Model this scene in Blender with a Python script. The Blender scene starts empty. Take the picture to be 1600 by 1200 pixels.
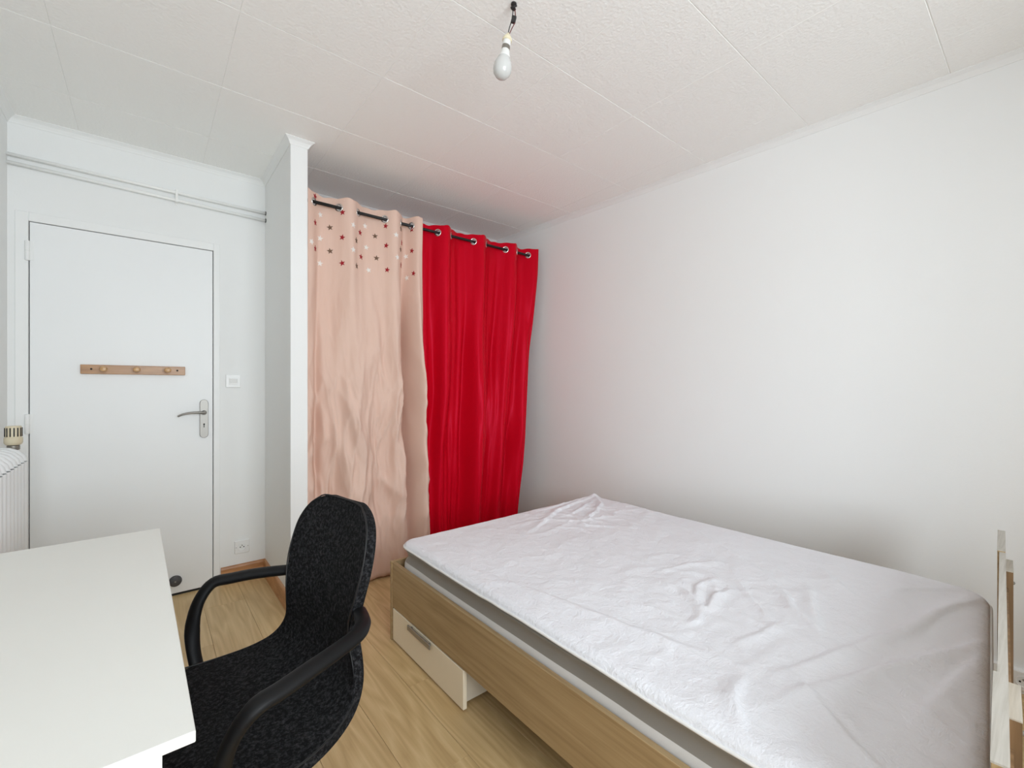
import bpy, bmesh, math, random
from mathutils import Vector, Matrix, noise
random.seed(7)
SC = bpy.context.scene
COL = SC.collection
R = math.radians
PI = math.pi

# ---------------------------------------------------------------- camera
CAM_H = 1.21
cam_d = bpy.data.cameras.new('camera')
cam_d.sensor_fit = 'HORIZONTAL'
cam_d.sensor_width = 36.0
cam_d.lens = 36.0 * 697.0 / 1600.0
cam_d.shift_y = 6.0 / 1600.0
cam_d.clip_start = 0.02
cam = bpy.data.objects.new('camera', cam_d)
COL.objects.link(cam)
cam.location = (0, 0, CAM_H)
cam.rotation_euler = (R(90), 0, R(50.7 - 90.0))
SC.camera = cam

# ---------------------------------------------------------------- world, daylight, exposure
w = bpy.data.worlds.new('overcast_sky')
SC.world = w
w.use_nodes = True
bg = w.node_tree.nodes['Background']
bg.inputs['Color'].default_value = (0.93, 0.97, 1.0, 1)
bg.inputs['Strength'].default_value = 1.5

WIN = (-0.42, 1.45, 0.70, 2.36)          # window opening x0 x1 z0 z1 in the wall behind the camera
YF = -1.45                               # inner face of that wall
ld = bpy.data.lights.new('window_daylight', 'AREA')
ld.shape = 'RECTANGLE'
ld.size = WIN[1] - WIN[0]
ld.size_y = WIN[3] - WIN[2]
ld.energy = 97.0
ld.color = (0.855, 0.94, 1.0)
lo = bpy.data.objects.new('window_daylight', ld)
COL.objects.link(lo)
lo.location = ((WIN[0] + WIN[1]) / 2, YF - 0.27, (WIN[2] + WIN[3]) / 2)
lo.rotation_euler = (R(90), 0, 0)       # -Z of the lamp points to +Y, into the room

SC.view_settings.view_transform = 'Standard'
SC.view_settings.look = 'None'
SC.view_settings.gamma = 1.0
SC.view_settings.use_curve_mapping = False
SC.view_settings.exposure = 0.0
SC.cycles.max_bounces = 9
SC.cycles.diffuse_bounces = 8
SC.cycles.glossy_bounces = 3
SC.cycles.transparent_max_bounces = 4
SC.cycles.caustics_reflective = False
SC.cycles.caustics_refractive = False


# ---------------------------------------------------------------- helpers
def tag(o, label=None, cat=None, group=None, kind=None):
    if label: o['label'] = label
    if cat: o['category'] = cat
    if group: o['group'] = group
    if kind: o['kind'] = kind
    return o


def thing(name, loc, label, cat, group=None):
    o = bpy.data.objects.new(name, None)
    o.empty_display_size = 0.05
    o.location = loc
    COL.objects.link(o)
    o['base'] = [float(c) for c in loc]
    return tag(o, label, cat, group)


def wloc(o):
    v = Vector(o.location)
    if o.parent and o.type != 'EMPTY':
        pass
    return v


def link(name, me, mat, parent=None, smooth=False, loc=None):
    o = bpy.data.objects.new(name, me)
    COL.objects.link(o)
    if mat and not me.materials:
        me.materials.append(mat)
    if smooth:
        for p in me.polygons:
            p.use_smooth = True
    if loc is not None:
        o.location = loc
    if parent:
        o.parent = parent
        # vertices are written in room coordinates: undo the parent's offset
        root = parent
        off = Vector((0, 0, 0))
        if parent.type == 'EMPTY':
            off = Vector(parent.location)
        else:
            off = Vector(parent.location) if parent.parent is None else Vector((0, 0, 0))
            if parent.parent is not None and parent.get('own_loc'):
                off = Vector(parent['own_loc'])
        o.matrix_parent_inverse = Matrix.Translation(-off)
    return o


def bm_mesh(bm, name):
    me = bpy.data.meshes.new(name)
    bmesh.ops.recalc_face_normals(bm, faces=bm.faces)
    bm.to_mesh(me)
    bm.free()
    return me


def add_box(bm, x0, x1, y0, y1, z0, z1, bev=0.0, seg=2):
    vs = [bm.verts.new((x, y, z)) for z in (z0, z1) for y in (y0, y1) for x in (x0, x1)]
    F = [(0, 2, 3, 1), (4, 5, 7, 6), (0, 1, 5, 4), (2, 6, 7, 3), (0, 4, 6, 2), (1, 3, 7, 5)]
    fs = [bm.faces.new([vs[i] for i in f]) for f in F]
    if bev > 0:
        es = set()
        for f in fs:
            es.update(f.edges)
        bmesh.ops.bevel(bm, geom=list(es), offset=bev, segments=seg, affect='EDGES', profile=0.5)


def box(name, mat, parent, x0, x1, y0, y1, z0, z1, bev=0.0, seg=2, xf=None):
    bm = bmesh.new()
    add_box(bm, x0, x1, y0, y1, z0, z1, bev, seg)
    if xf is not None:
        bm.transform(xf)
    return link(name, bm_mesh(bm, name), mat, parent)


def add_tube(bm, pts, rad, n=12, cap=True, flat=1.0, up=Vector((0, 0, 1))):
    """sweep an ellipse along pts; rad may be a list; flat scales the 'up' axis"""
    pts = [Vector(p) for p in pts]
    rings = []
    prev = None
    for i, p in enumerate(pts):
        a = pts[max(i - 1, 0)]
        b = pts[min(i + 1, len(pts) - 1)]
        t = (b - a).normalized()
        s = t.cross(up)
        if s.length < 0.15:
            s = prev if prev is not None else t.orthogonal()
        s = (s - t * s.dot(t)).normalized()
        if prev is not None and s.dot(prev) < 0:
            s = -s
        prev = s
        u = s.cross(t).normalized()
        r = rad[i] if isinstance(rad, (list, tuple)) else rad
        rings.append([bm.verts.new(p + s * (math.cos(2 * PI * k / n) * r) + u * (math.sin(2 * PI * k / n) * r * flat)) for k in range(n)])
    for a, b in zip(rings, rings[1:]):
        for k in range(n):
            bm.faces.new((a[k], a[(k + 1) % n], b[(k + 1) % n], b[k]))
    if cap:
        bm.faces.new(rings[0][::-1])
        bm.faces.new(rings[-1])


def tube(name, mat, parent, pts, rad, n=12, flat=1.0, up=Vector((0, 0, 1))):
    bm = bmesh.new()
    add_tube(bm, pts, rad, n, True, flat, up)
    return link(name, bm_mesh(bm, name), mat, parent, True)


def smooth_path(pts, sub=6):
    """Catmull-Rom"""
    P = [Vector(p) for p in pts]
    out = []
    for i in range(len(P) - 1):
        p0 = P[max(i - 1, 0)]; p1 = P[i]; p2 = P[i + 1]; p3 = P[min(i + 2, len(P) - 1)]
        for k in range(sub):
            t = k / sub
            out.append(0.5 * ((2 * p1) + (p2 - p0) * t + (2 * p0 - 5 * p1 + 4 * p2 - p3) * t * t + (3 * p1 - p0 - 3 * p2 + p3) * t ** 3))
    out.append(P[-1])
    return out


def add_lathe(bm, prof, org, axis, n=20):
    """prof: (radius, distance along axis)"""
    org = Vector(org)
    ax = Vector(axis).normalized()
    a = ax.orthogonal().normalized()
    b = ax.cross(a)
    rings = []
    for r, h in prof:
        if r < 1e-6:
            rings.append([bm.verts.new(org + ax * h)])
        else:
            rings.append([bm.verts.new(org + ax * h + a * (math.cos(2 * PI * k / n) * r) + b * (math.sin(2 * PI * k / n) * r)) for k in range(n)])
    for p, q in zip(rings, rings[1:]):
        for k in range(n):
            k2 = (k + 1) % n
            if len(p) == 1 and len(q) == 1:
                continue
            if len(p) == 1:
                bm.faces.new((p[0], q[k], q[k2]))
            elif len(q) == 1:
                bm.faces.new((p[k], p[k2], q[0]))
            else:
                bm.faces.new((p[k], p[k2], q[k2], q[k]))
    for ring in (rings[0], rings[-1]):
        if len(ring) > 1:
            try:
                bm.faces.new(ring)
            except ValueError:
                pass


def lathe(name, mat, parent, prof, org, axis, n=20, smooth=True):
    bm = bmesh.new()
    add_lathe(bm, prof, org, axis, n)
    me = bm_mesh(bm, name)
    o = link(name, me, mat, parent, smooth)
    if smooth:
        me.set_sharp_from_angle(angle=R(40))
    return o


def add_torus(bm, org, axis, R1, r, n=24, m=8):
    org = Vector(org)
    ax = Vector(axis).normalized()
    a = ax.orthogonal().normalized()
    b = ax.cross(a)
    rings = []
    for i in range(n):
        d = a * math.cos(2 * PI * i / n) + b * math.sin(2 * PI * i / n)
        rings.append([bm.verts.new(org + d * (R1 + r * math.cos(2 * PI * j / m)) + ax * (r * math.sin(2 * PI * j / m))) for j in range(m)])
    for i in range(n):
        p, q = rings[i], rings[(i + 1) % n]
        for j in range(m):
            bm.faces.new((p[j], p[(j + 1) % m], q[(j + 1) % m], q[j]))


# ---------------------------------------------------------------- materials
def nmat(name):
    m = bpy.data.materials.new(name)
    m.use_nodes = True
    nt = m.node_tree
    b = nt.nodes['Principled BSDF']
    return m, nt, b


def N(nt, t, **kw):
    n = nt.nodes.new(t)
    for k, v in kw.items():
        if k in n.inputs:
            n.inputs[k].default_value = v
        else:
            setattr(n, k, v)
    return n


def plain(name, col, rough=0.5, metal=0.0, bump=0.0, bscale=300.0, var=0.0, vscale=3.0, spec=0.5, sheen=0.0):
    m, nt, b = nmat(name)
    b.inputs['Base Color'].default_value = (*col, 1)
    b.inputs['Roughness'].default_value = rough
    b.inputs['Metallic'].default_value = metal
    b.inputs['Specular IOR Level'].default_value = spec
    if sheen:
        b.inputs['Sheen Weight'].default_value = sheen
    tc = N(nt, 'ShaderNodeTexCoord')
    if var > 0:
        nz = N(nt, 'ShaderNodeTexNoise', Scale=vscale, Detail=4.0)
        nt.links.new(tc.outputs['Object'], nz.inputs['Vector'])
        mx = N(nt, 'ShaderNodeMix', data_type='RGBA')
        mx.inputs[6].default_value = (*[c * (1 - var) for c in col], 1)
        mx.inputs[7].default_value = (*[min(1, c * (1 + var)) for c in col], 1)
        nt.links.new(nz.outputs['Fac'], mx.inputs[0])
        nt.links.new(mx.outputs[2], b.inputs['Base Color'])
    if bump > 0:
        nz = N(nt, 'ShaderNodeTexNoise', Scale=bscale, Detail=3.0)
        nt.links.new(tc.outputs['Object'], nz.inputs['Vector'])
        bp = N(nt, 'ShaderNodeBump', Strength=bump, Distance=0.002)
        nt.links.new(nz.outputs['Fac'], bp.inputs['Height'])
        nt.links.new(bp.outputs['Normal'], b.inputs['Normal'])
    return m


def wood(name, dark, mid, light, stretch=(30, 2, 30), rough=0.45, fig=0.6, per_object=False, scale=1.0):
    """streaky grain running along the axis with the smallest stretch value"""
    m, nt, b = nmat(name)
    b.inputs['Roughness'].default_value = rough
    tc = N(nt, 'ShaderNodeTexCoord')
    src = tc.outputs['Object']
    if per_object:
        oi = N(nt, 'ShaderNodeObjectInfo')
        mul = N(nt, 'ShaderNodeVectorMath', operation='MULTIPLY')
        mul.inputs[1].default_value = (7.3, 11.1, 3.7)
        cmb = N(nt, 'ShaderNodeCombineXYZ')
        for k in range(3):
            nt.links.new(oi.outputs['Random'], cmb.inputs[k])
        nt.links.new(cmb.outputs[0], mul.inputs[0])
        ad = N(nt, 'ShaderNodeVectorMath', operation='ADD')
        nt.links.new(src, ad.inputs[0])
        nt.links.new(mul.outputs[0], ad.inputs[1])
        src = ad.outputs[0]
    mp = N(nt, 'ShaderNodeMapping')
    mp.inputs['Scale'].default_value = [s * scale for s in stretch]
    nt.links.new(src, mp.inputs['Vector'])
    n1 = N(nt, 'ShaderNodeTexNoise', Scale=1.0, Detail=6.0, Roughness=0.6, Distortion=0.4)
    nt.links.new(mp.outputs[0], n1.inputs['Vector'])
    # flame figure: rings of a slowly varying field
    mp2 = N(nt, 'ShaderNodeMapping')
    mn = min(stretch)
    mp2.inputs['Scale'].default_value = [(8.0 if s > mn else 0.9) * scale for s in stretch]
    nt.links.new(src, mp2.inputs['Vector'])
    n2 = N(nt, 'ShaderNodeTexNoise', Scale=1.0, Detail=2.0, Roughness=0.45)
    nt.links.new(mp2.outputs[0], n2.inputs['Vector'])
    mm = N(nt, 'ShaderNodeMath', operation='MULTIPLY')
    mm.inputs[1].default_value = 22.0
    nt.links.new(n2.outputs['Fac'], mm.inputs[0])
    fr = N(nt, 'ShaderNodeMath', operation='PINGPONG')
    fr.inputs[1].default_value = 1.0
    nt.links.new(mm.outputs[0], fr.inputs[0])
    mixf = N(nt, 'ShaderNodeMix', data_type='FLOAT')
    mixf.inputs[0].default_value = fig
    nt.links.new(n1.outputs['Fac'], mixf.inputs[2])
    nt.links.new(fr.outputs[0], mixf.inputs[3])
    cr = N(nt, 'ShaderNodeValToRGB')
    cr.color_ramp.elements[0].position = 0.25
    cr.color_ramp.elements[0].color = (*dark, 1)
    cr.color_ramp.elements[1].position = 0.75
    cr.color_ramp.elements[1].color = (*light, 1)
    e = cr.color_ramp.elements.new(0.5)
    e.color = (*mid, 1)
    nt.links.new(mixf.outputs[0], cr.inputs[0])
    nt.links.new(cr.outputs[0], b.inputs['Base Color'])
    bp = N(nt, 'ShaderNodeBump', Strength=0.05, Distance=0.001)
    nt.links.new(n1.outputs['Fac'], bp.inputs['Height'])
    nt.links.new(bp.outputs['Normal'], b.inputs['Normal'])
    return m


M = {}
M['wall'] = plain('white_wall_paint', (0.835, 0.84, 0.832), 0.75, bump=0.12, bscale=120, var=0.012, vscale=2.0, spec=0.25)
M['tile'] = plain('polystyrene_ceiling_tile', (0.94, 0.94, 0.92), 0.9, bump=1.0, bscale=85, spec=0.15)
M['slab'] = plain('ceiling_slab', (0.94, 0.94, 0.92), 0.9, spec=0.1)
M['trim'] = plain('white_gloss_trim', (0.84, 0.845, 0.835), 0.45, bump=0.03, bscale=60)
M['door'] = plain('white_door_lacquer', (0.835, 0.845, 0.845), 0.42, bump=0.04, bscale=40, var=0.01)
M['gap'] = plain('dark_door_gap', (0.05, 0.048, 0.045), 0.9)  # near-black colour stands in for shade in the gaps round the leaf
M['pipe'] = plain('painted_pipe', (0.88, 0.88, 0.86), 0.35)
M['plastic'] = plain('white_switch_plastic', (0.82, 0.82, 0.81), 0.35)
M['black'] = plain('black_plastic', (0.005, 0.005, 0.0055), 0.5, bump=0.05, bscale=800)
M['arm'] = plain('matt_black_armrest', (0.004, 0.004, 0.0045), 0.55, spec=0.25)
M['hole'] = plain('dark_hole', (0.01, 0.01, 0.01), 0.9)
M['steel'] = plain('brushed_steel', (0.33, 0.315, 0.29), 0.45, metal=0.85, bump=0.03, bscale=500)
M['chrome'] = plain('chrome_ring', (0.80, 0.79, 0.77), 0.18, metal=1.0)
M['desk'] = plain('white_laminate', (0.80, 0.80, 0.76), 0.5, bump=0.05, bscale=350, var=0.015, vscale=5)
M['desk_edge'] = plain('white_edge_band', (0.82, 0.83, 0.83), 0.4)
M['cream'] = plain('cream_drawer_front', (0.86, 0.76, 0.59), 0.5, bump=0.04, bscale=400)
M['drawer_side'] = plain('pale_drawer_side', (0.74, 0.67, 0.55), 0.55)
M['handle'] = plain('satin_grey_handle', (0.36, 0.35, 0.33), 0.35, metal=0.85)
M['radiator'] = plain('white_radiator_enamel', (0.83, 0.845, 0.85), 0.3)
M['valve'] = plain('cream_valve_plastic', (0.66, 0.58, 0.42), 0.4)
M['bakelite'] = plain('cream_lamp_holder', (0.78, 0.70, 0.50), 0.4)
M['bulb_base'] = plain('white_bulb_base', (0.74, 0.74, 0.72), 0.4)
M['bulb'] = plain('opal_bulb', (0.58, 0.58, 0.565), 0.10)
M['bulb_ring'] = plain('grey_metal_collar', (0.30, 0.28, 0.25), 0.4, metal=0.8)
M['wire_black'] = plain('black_wire', (0.02, 0.018, 0.018), 0.5)
M['wire_red'] = plain('dark_red_wire', (0.12, 0.02, 0.02), 0.5)
M['mattress_side'] = plain('grey_mattress_border', (0.66, 0.64, 0.62), 0.85, bump=0.2, bscale=500, var=0.06, vscale=4)
M['skirt'] = plain('reflection_toned_skirt', (0.25, 0.23, 0.205), 0.42, bump=0.1, bscale=300, var=0.12, vscale=5)  # grey skirt, its colour darkened for the dark room it reflects
M['piping'] = plain('white_piping', (0.82, 0.815, 0.80), 0.8, bump=0.2, bscale=700)
M['glass_hem'] = plain('dark_slot', (0.02, 0.02, 0.02), 0.8)
M['floor'] = wood('light_oak_laminate', (0.47, 0.315, 0.145), (0.56, 0.39, 0.19), (0.65, 0.475, 0.25), (75, 2.0, 75), 0.38, 0.30, True)
M['subfloor'] = plain('floor_joint', (0.22, 0.14, 0.08), 0.8)
M['skirting'] = wood('orange_oak_skirting', (0.36, 0.16, 0.06), (0.46, 0.22, 0.09), (0.56, 0.29, 0.13), (14, 14, 60), 0.4, 0.3)
M['oak'] = wood('sonoma_oak_board', (0.26, 0.165, 0.075), (0.38, 0.26, 0.13), (0.46, 0.33, 0.18), (60, 1.6, 55), 0.5, 0.06)
M['oak_x'] = wood('sonoma_oak_cross', (0.26, 0.165, 0.075), (0.38, 0.26, 0.13), (0.46, 0.33, 0.18), (1.6, 60, 55), 0.5, 0.06)
M['oak_pale'] = wood('pale_oak', (0.36, 0.33, 0.28), (0.46, 0.43, 0.38), (0.54, 0.51, 0.455), (5.0, 120, 40), 0.55, 0.0)  # paler than the boards, for headboard top edges and slats
M['oak_dark'] = wood('brown_oak_back', (0.13, 0.075, 0.035), (0.20, 0.12, 0.06), (0.28, 0.18, 0.10), (60, 60, 3), 0.55, 0.2)
M['rack'] = wood('varnished_pine_rack', (0.30, 0.135, 0.04), (0.38, 0.185, 0.062), (0.46, 0.245, 0.095), (4, 60, 60), 0.32, 0.2)
M['peg'] = wood('turned_pine_peg', (0.42, 0.22, 0.08), (0.54, 0.31, 0.13), (0.64, 0.40, 0.19), (60, 6, 60), 0.28, 0.2)


def felt_mat():
    m, nt, b = nmat('charcoal_felt')
    b.inputs['Roughness'].default_value = 0.95
    b.inputs['Specular IOR Level'].default_value = 0.15
    tc = N(nt, 'ShaderNodeTexCoord')
    nz = N(nt, 'ShaderNodeTexNoise', Scale=120.0, Detail=4.0, Roughness=0.8)
    nt.links.new(tc.outputs['Object'], nz.inputs['Vector'])
    cr = N(nt, 'ShaderNodeValToRGB')
    cr.color_ramp.elements[0].position = 0.46
    cr.color_ramp.elements[0].color = (0.004, 0.004, 0.0045, 1)
    cr.color_ramp.elements[1].position = 0.70
    cr.color_ramp.elements[1].color = (0.045, 0.045, 0.048, 1)
    nt.links.new(nz.outputs['Fac'], cr.inputs[0])
    nt.links.new(cr.outputs[0], b.inputs['Base Color'])
    bp = N(nt, 'ShaderNodeBump', Strength=0.6, Distance=0.003)
    nt.links.new(nz.outputs['Fac'], bp.inputs['Height'])
    nt.links.new(bp.outputs['Normal'], b.inputs['Normal'])
    return m


def terry_mat():
    m, nt, b = nmat('white_terry_cotton')
    b.inputs['Base Color'].default_value = (0.835, 0.84, 0.88, 1)
    b.inputs['Roughness'].default_value = 0.9
    b.inputs['Specular IOR Level'].default_value = 0.15
    tc = N(nt, 'ShaderNodeTexCoord')
    nz = N(nt, 'ShaderNodeTexNoise', Scale=130.0, Detail=5.0, Roughness=0.7)
    nt.links.new(tc.outputs['Object'], nz.inputs['Vector'])
    n2 = N(nt, 'ShaderNodeTexNoise', Scale=22.0, Detail=4.0, Roughness=0.6, Distortion=0.8)
    nt.links.new(tc.outputs['Object'], n2.inputs['Vector'])
    ad = N(nt, 'ShaderNodeMath', operation='MULTIPLY_ADD')
    ad.inputs[1].default_value = 2.2
    nt.links.new(n2.outputs['Fac'], ad.inputs[0])
    nt.links.new(nz.outputs['Fac'], ad.inputs[2])
    bp = N(nt, 'ShaderNodeBump', Strength=0.6, Distance=0.004)
    nt.links.new(ad.outputs[0], bp.inputs['Height'])
    nt.links.new(bp.outputs['Normal'], b.inputs['Normal'])
    return m


def cloth_mat(name, col, rough, weave, wr, wstr, sheen=0.0, spec=0.3, thru=0.2):
    m, nt, b = nmat(name)
    b.inputs['Base Color'].default_value = (*col, 1)
    b.inputs['Roughness'].default_value = rough
    b.inputs['Specular IOR Level'].default_value = spec
    if sheen:
        b.inputs['Sheen Weight'].default_value = sheen
    tc = N(nt, 'ShaderNodeTexCoord')
    mp = N(nt, 'ShaderNodeMapping')
    mp.inputs['Scale'].default_value = (wr, wr * 0.5, wr * 0.22)
    nt.links.new(tc.outputs['Object'], mp.inputs['Vector'])
    n1 = N(nt, 'ShaderNodeTexNoise', Scale=1.0, Detail=3.0, Distortion=1.2)
    nt.links.new(mp.outputs[0], n1.inputs['Vector'])
    n2 = N(nt, 'ShaderNodeTexNoise', Scale=weave, Detail=2.0)
    nt.links.new(tc.outputs['Object'], n2.inputs['Vector'])
    ad = N(nt, 'ShaderNodeMath', operation='MULTIPLY_ADD')
    ad.inputs[1].default_value = 0.08
    nt.links.new(n2.outputs['Fac'], ad.inputs[0])
    nt.links.new(n1.outputs['Fac'], ad.inputs[2])
    bp = N(nt, 'ShaderNodeBump', Strength=wstr, Distance=0.012)
    nt.links.new(ad.outputs[0], bp.inputs['Height'])
    nt.links.new(bp.outputs['Normal'], b.inputs['Normal'])
    tl = N(nt, 'ShaderNodeBsdfTranslucent')
    tl.inputs['Color'].default_value = (*col, 1)
    nt.links.new(bp.outputs['Normal'], tl.inputs['Normal'])
    ms = N(nt, 'ShaderNodeMixShader')
    ms.inputs[0].default_value = thru
    nt.links.new(b.outputs[0], ms.inputs[1])
    nt.links.new(tl.outputs[0], ms.inputs[2])
    nt.links.new(ms.outputs[0], nt.nodes['Material Output'].inputs['Surface'])
    return m


M['felt'] = felt_mat()
M['terry'] = terry_mat()
M['beige'] = cloth_mat('beige_cotton', (0.86, 0.635, 0.53), 0.9, 600, 22, 0.16, 0.0, 0.15, 0.2)
M['red'] = cloth_mat('red_satin', (0.68, 0.003, 0.018), 0.36, 500, 14, 0.14, 0.0, 0.5, 0.22)
M['red'].node_tree.nodes['Principled BSDF'].inputs['Specular Tint'].default_value = (1.0, 0.10, 0.22, 1)
M['star_white'] = plain('white_star_applique', (0.86, 0.82, 0.78), 0.9)
M['star_red'] = plain('dark_red_star_applique', (0.33, 0.012, 0.02), 0.9)
M['star_brown'] = plain('taupe_star_applique', (0.17, 0.10, 0.065), 0.9)

m, nt, b = nmat('window_pane')
gl = N(nt, 'ShaderNodeBsdfGlossy', Roughness=0.02)
tr = N(nt, 'ShaderNodeBsdfTransparent')
lw = N(nt, 'ShaderNodeLayerWeight', Blend=0.2)
mxs = N(nt, 'ShaderNodeMixShader')
nt.links.new(lw.outputs['Fresnel'], mxs.inputs[0])
nt.links.new(tr.outputs[0], mxs.inputs[1])
nt.links.new(gl.outputs[0], mxs.inputs[2])
nt.links.new(mxs.outputs[0], nt.nodes['Material Output'].inputs['Surface'])
M['pane'] = m

# ---------------------------------------------------------------- the room
XL, YB, CEIL = -0.53, 3.26, 2.55
PX0, PX1, PY = 0.595, 0.682, 2.60            # partition
def wall_x(y): return 2.70 - 0.065 * y        # the bed wall is a little out of square
XR0, XR1 = wall_x(YF), wall_x(YB)
TH = 0.12


def struct(o, label, cat=None):
    return tag(o, label, cat, None, 'structure')


# floor: a base with single laminate planks lying on it
fl = box('floor', M['subfloor'], None, XL - TH, 2.95, YF - TH, YB + TH, -0.10, -0.004)
struct(fl, 'light oak laminate floor running towards the door')
PW, PLEN = 0.193, 1.29
bm = bmesh.new()
add_box(bm, -PW / 2 + 0.0004, PW / 2 - 0.0004, -PLEN / 2 + 0.0004, PLEN / 2 - 0.0004, -0.008, 0.0, 0.0008, 1)
plank_me = bm_mesh(bm, 'plank')
plank_me.materials.append(M['floor'])
i = 0
x = XL + PW / 2
while x - PW / 2 < 2.78:
    y = YF - PLEN / 2 + (0.43 * (i % 3)) + 0.1
    while y - PLEN / 2 < YB:
        if y + PLEN / 2 > YF:
            o = bpy.data.objects.new('plank', plank_me)
            COL.objects.link(o)
            o.location = (x, y, 0)
            o.parent = fl
        y += PLEN
    x += PW
    i += 1

# ceiling: slab with single tiles fixed below it
ce = box('ceiling', M['slab'], None, XL - TH, 2.95, YF - TH, YB + TH, CEIL + 0.0025, CEIL + 0.12)
struct(ce, 'white ceiling of square polystyrene tiles')
TX, TY = 0.533, 0.517
bm = bmesh.new()
add_box(bm, -TX / 2 + 0.0002, TX / 2 - 0.0002, -TY / 2 + 0.0016, TY / 2 - 0.0016, 0.0, 0.008, 0.0011, 1)
tile_me = bm_mesh(bm, 'ceiling_tile')
tile_me.materials.append(M['tile'])
for ix in range(-2, 6):
    for iy in range(-5, 6):
        cx = 0.257 + TX * (ix + 0.5)
        cy = 0.805 + TY * (iy + 0.5)
        if cx + TX / 2 < XL or cx - TX / 2 > 2.76 or cy + TY / 2 < YF or cy - TY / 2 > YB:
            continue
        o = bpy.data.objects.new('ceiling_tile', tile_me)
        COL.objects.link(o)
        o.location = (cx, cy, CEIL + random.uniform(-0.0003, 0.0003))
        o.parent = ce

# walls
struct(box('wall_left', M['wall'], None, XL - TH, XL, YF - TH, YB + TH, -0.0, CEIL + 0.004), 'plain white wall beside the radiator and desk')

DX0, DX1, DZ1 = -0.505, 0.347, 2.09          # rough door opening
bm = bmesh.new()
add_box(bm, XL, DX0, YB, YB + TH, 0, CEIL + 0.004)
add_box(bm, DX1, XR1 + TH, YB, YB + TH, 0, CEIL + 0.004)
add_box(bm, DX0, DX1, YB, YB + TH, DZ1, CEIL + 0.004)
struct(link('wall_back', bm_mesh(bm, 'wall_back'), M['wall']), 'white wall with the door and light switch')

bm = bmesh.new()
q = [(XR0, YF), (XR1, YB), (XR1 + TH, YB), (XR0 + TH, YF)]
lo_ = [bm.verts.new((a, b_, 0)) for a, b_ in q]
hi_ = [bm.verts.new((a, b_, CEIL + 0.004)) for a, b_ in q]
bm.faces.new(lo_); bm.faces.new(hi_)
for k in range(4):
    bm.faces.new((lo_[k], lo_[(k + 1) % 4], hi_[(k + 1) % 4], hi_[k]))
struct(link('wall_right', bm_mesh(bm, 'wall_right'), M['wall']), 'long plain white wall behind the bed')

bm = bmesh.new()
add_box(bm, PX0, PX1, PY, YB, 0, CEIL + 0.004, 0.003, 2)
struct(link('wall_partition', bm_mesh(bm, 'wall_partition'), M['wall']), 'short white partition wall between the door and the curtains')

bm = bmesh.new()
add_box(bm, XL, WIN[0], YF - TH, YF, 0, CEIL + 0.004)
add_box(bm, WIN[1], XR0 + TH, YF - TH, YF, 0, CEIL + 0.004)
add_box(bm, WIN[0], WIN[1], YF - TH, YF, 0, WIN[2])
add_box(bm, WIN[0], WIN[1], YF - TH, YF, WIN[3], CEIL + 0.004)
struct(link('wall_front', bm_mesh(bm, 'wall_front'), M['wall']), 'white window wall behind the camera')

wn = thing('window_1', ((WIN[0] + WIN[1]) / 2, YF - 0.06, WIN[2]), 'white framed double window in the wall opposite the door', None)
wn['kind'] = 'structure'
bm = bmesh.new()
a0, a1, b0, b1 = WIN
yw0, yw1 = YF - 0.09, YF - 0.04
for args in ((a0, a0 + 0.05, b0, b1), (a1 - 0.05, a1, b0, b1), (a0 + 0.05, a1 - 0.05, b0, b0 + 0.05), (a0 + 0.05, a1 - 0.05, b1 - 0.05, b1), ((a0 + a1) / 2 - 0.035, (a0 + a1) / 2 + 0.035, b0 + 0.05, b1 - 0.05)):
    add_box(bm, args[0], args[1], yw0, yw1, args[2], args[3], 0.004, 1)
link('window_frame', bm_mesh(bm, 'window_frame'), M['trim'], wn)
mid = (a0 + a1) / 2
box('pane', M['pane'], wn, a0 + 0.05, mid - 0.035, YF - 0.067, YF - 0.063, b0 + 0.05, b1 - 0.05)
box('pane', M['pane'], wn, mid + 0.035, a1 - 0.05, YF - 0.067, YF - 0.063, b0 + 0.05, b1 - 0.05)

# cornice swept round the ceiling
RP = [(XL, YF), (XL, YB), (PX0, YB), (PX0, PY), (PX1, PY), (PX1, YB), (XR1, YB), (XR0, YF)]
prof = [(0.0, CEIL - 0.034), (0.003, CEIL - 0.034), (0.007, CEIL - 0.026), (0.015, CEIL - 0.014), (0.025, CEIL - 0.006), (0.030, CEIL - 0.003), (0.030, CEIL + 0.001), (0.0, CEIL + 0.001)]


def room_sweep(name, prof, mat, pts, closed=True):
    bm = bmesh.new()
    n = len(pts)
    rings = []
    for i in range(n):
        p = Vector(pts[i])
        d0 = (p - Vector(pts[i - 1])).normalized()
        d1 = (Vector(pts[(i + 1) % n]) - p).normalized()
        if not closed and i == 0: d0 = d1
        if not closed and i == n - 1: d1 = d0
        n0 = Vector((d0.y, -d0.x)); n1 = Vector((d1.y, -d1.x))
        mm = (n0 + n1) / (1 + n0.dot(n1))
        rings.append([bm.verts.new((p.x + mm.x * d, p.y + mm.y * d, z)) for d, z in prof])
    m_ = len(prof)
    rng = range(n) if closed else range(n - 1)
    for i in rng:
        a, b_ = rings[i], rings[(i + 1) % n]
        for j in range(m_):
            bm.faces.new((a[j], a[(j + 1) % m_], b_[(j + 1) % m_], b_[j]))
    if not closed:
        bm.faces.new(rings[0]); bm.faces.new(rings[-1])
    return link(name, bm_mesh(bm, name), mat)


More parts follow.
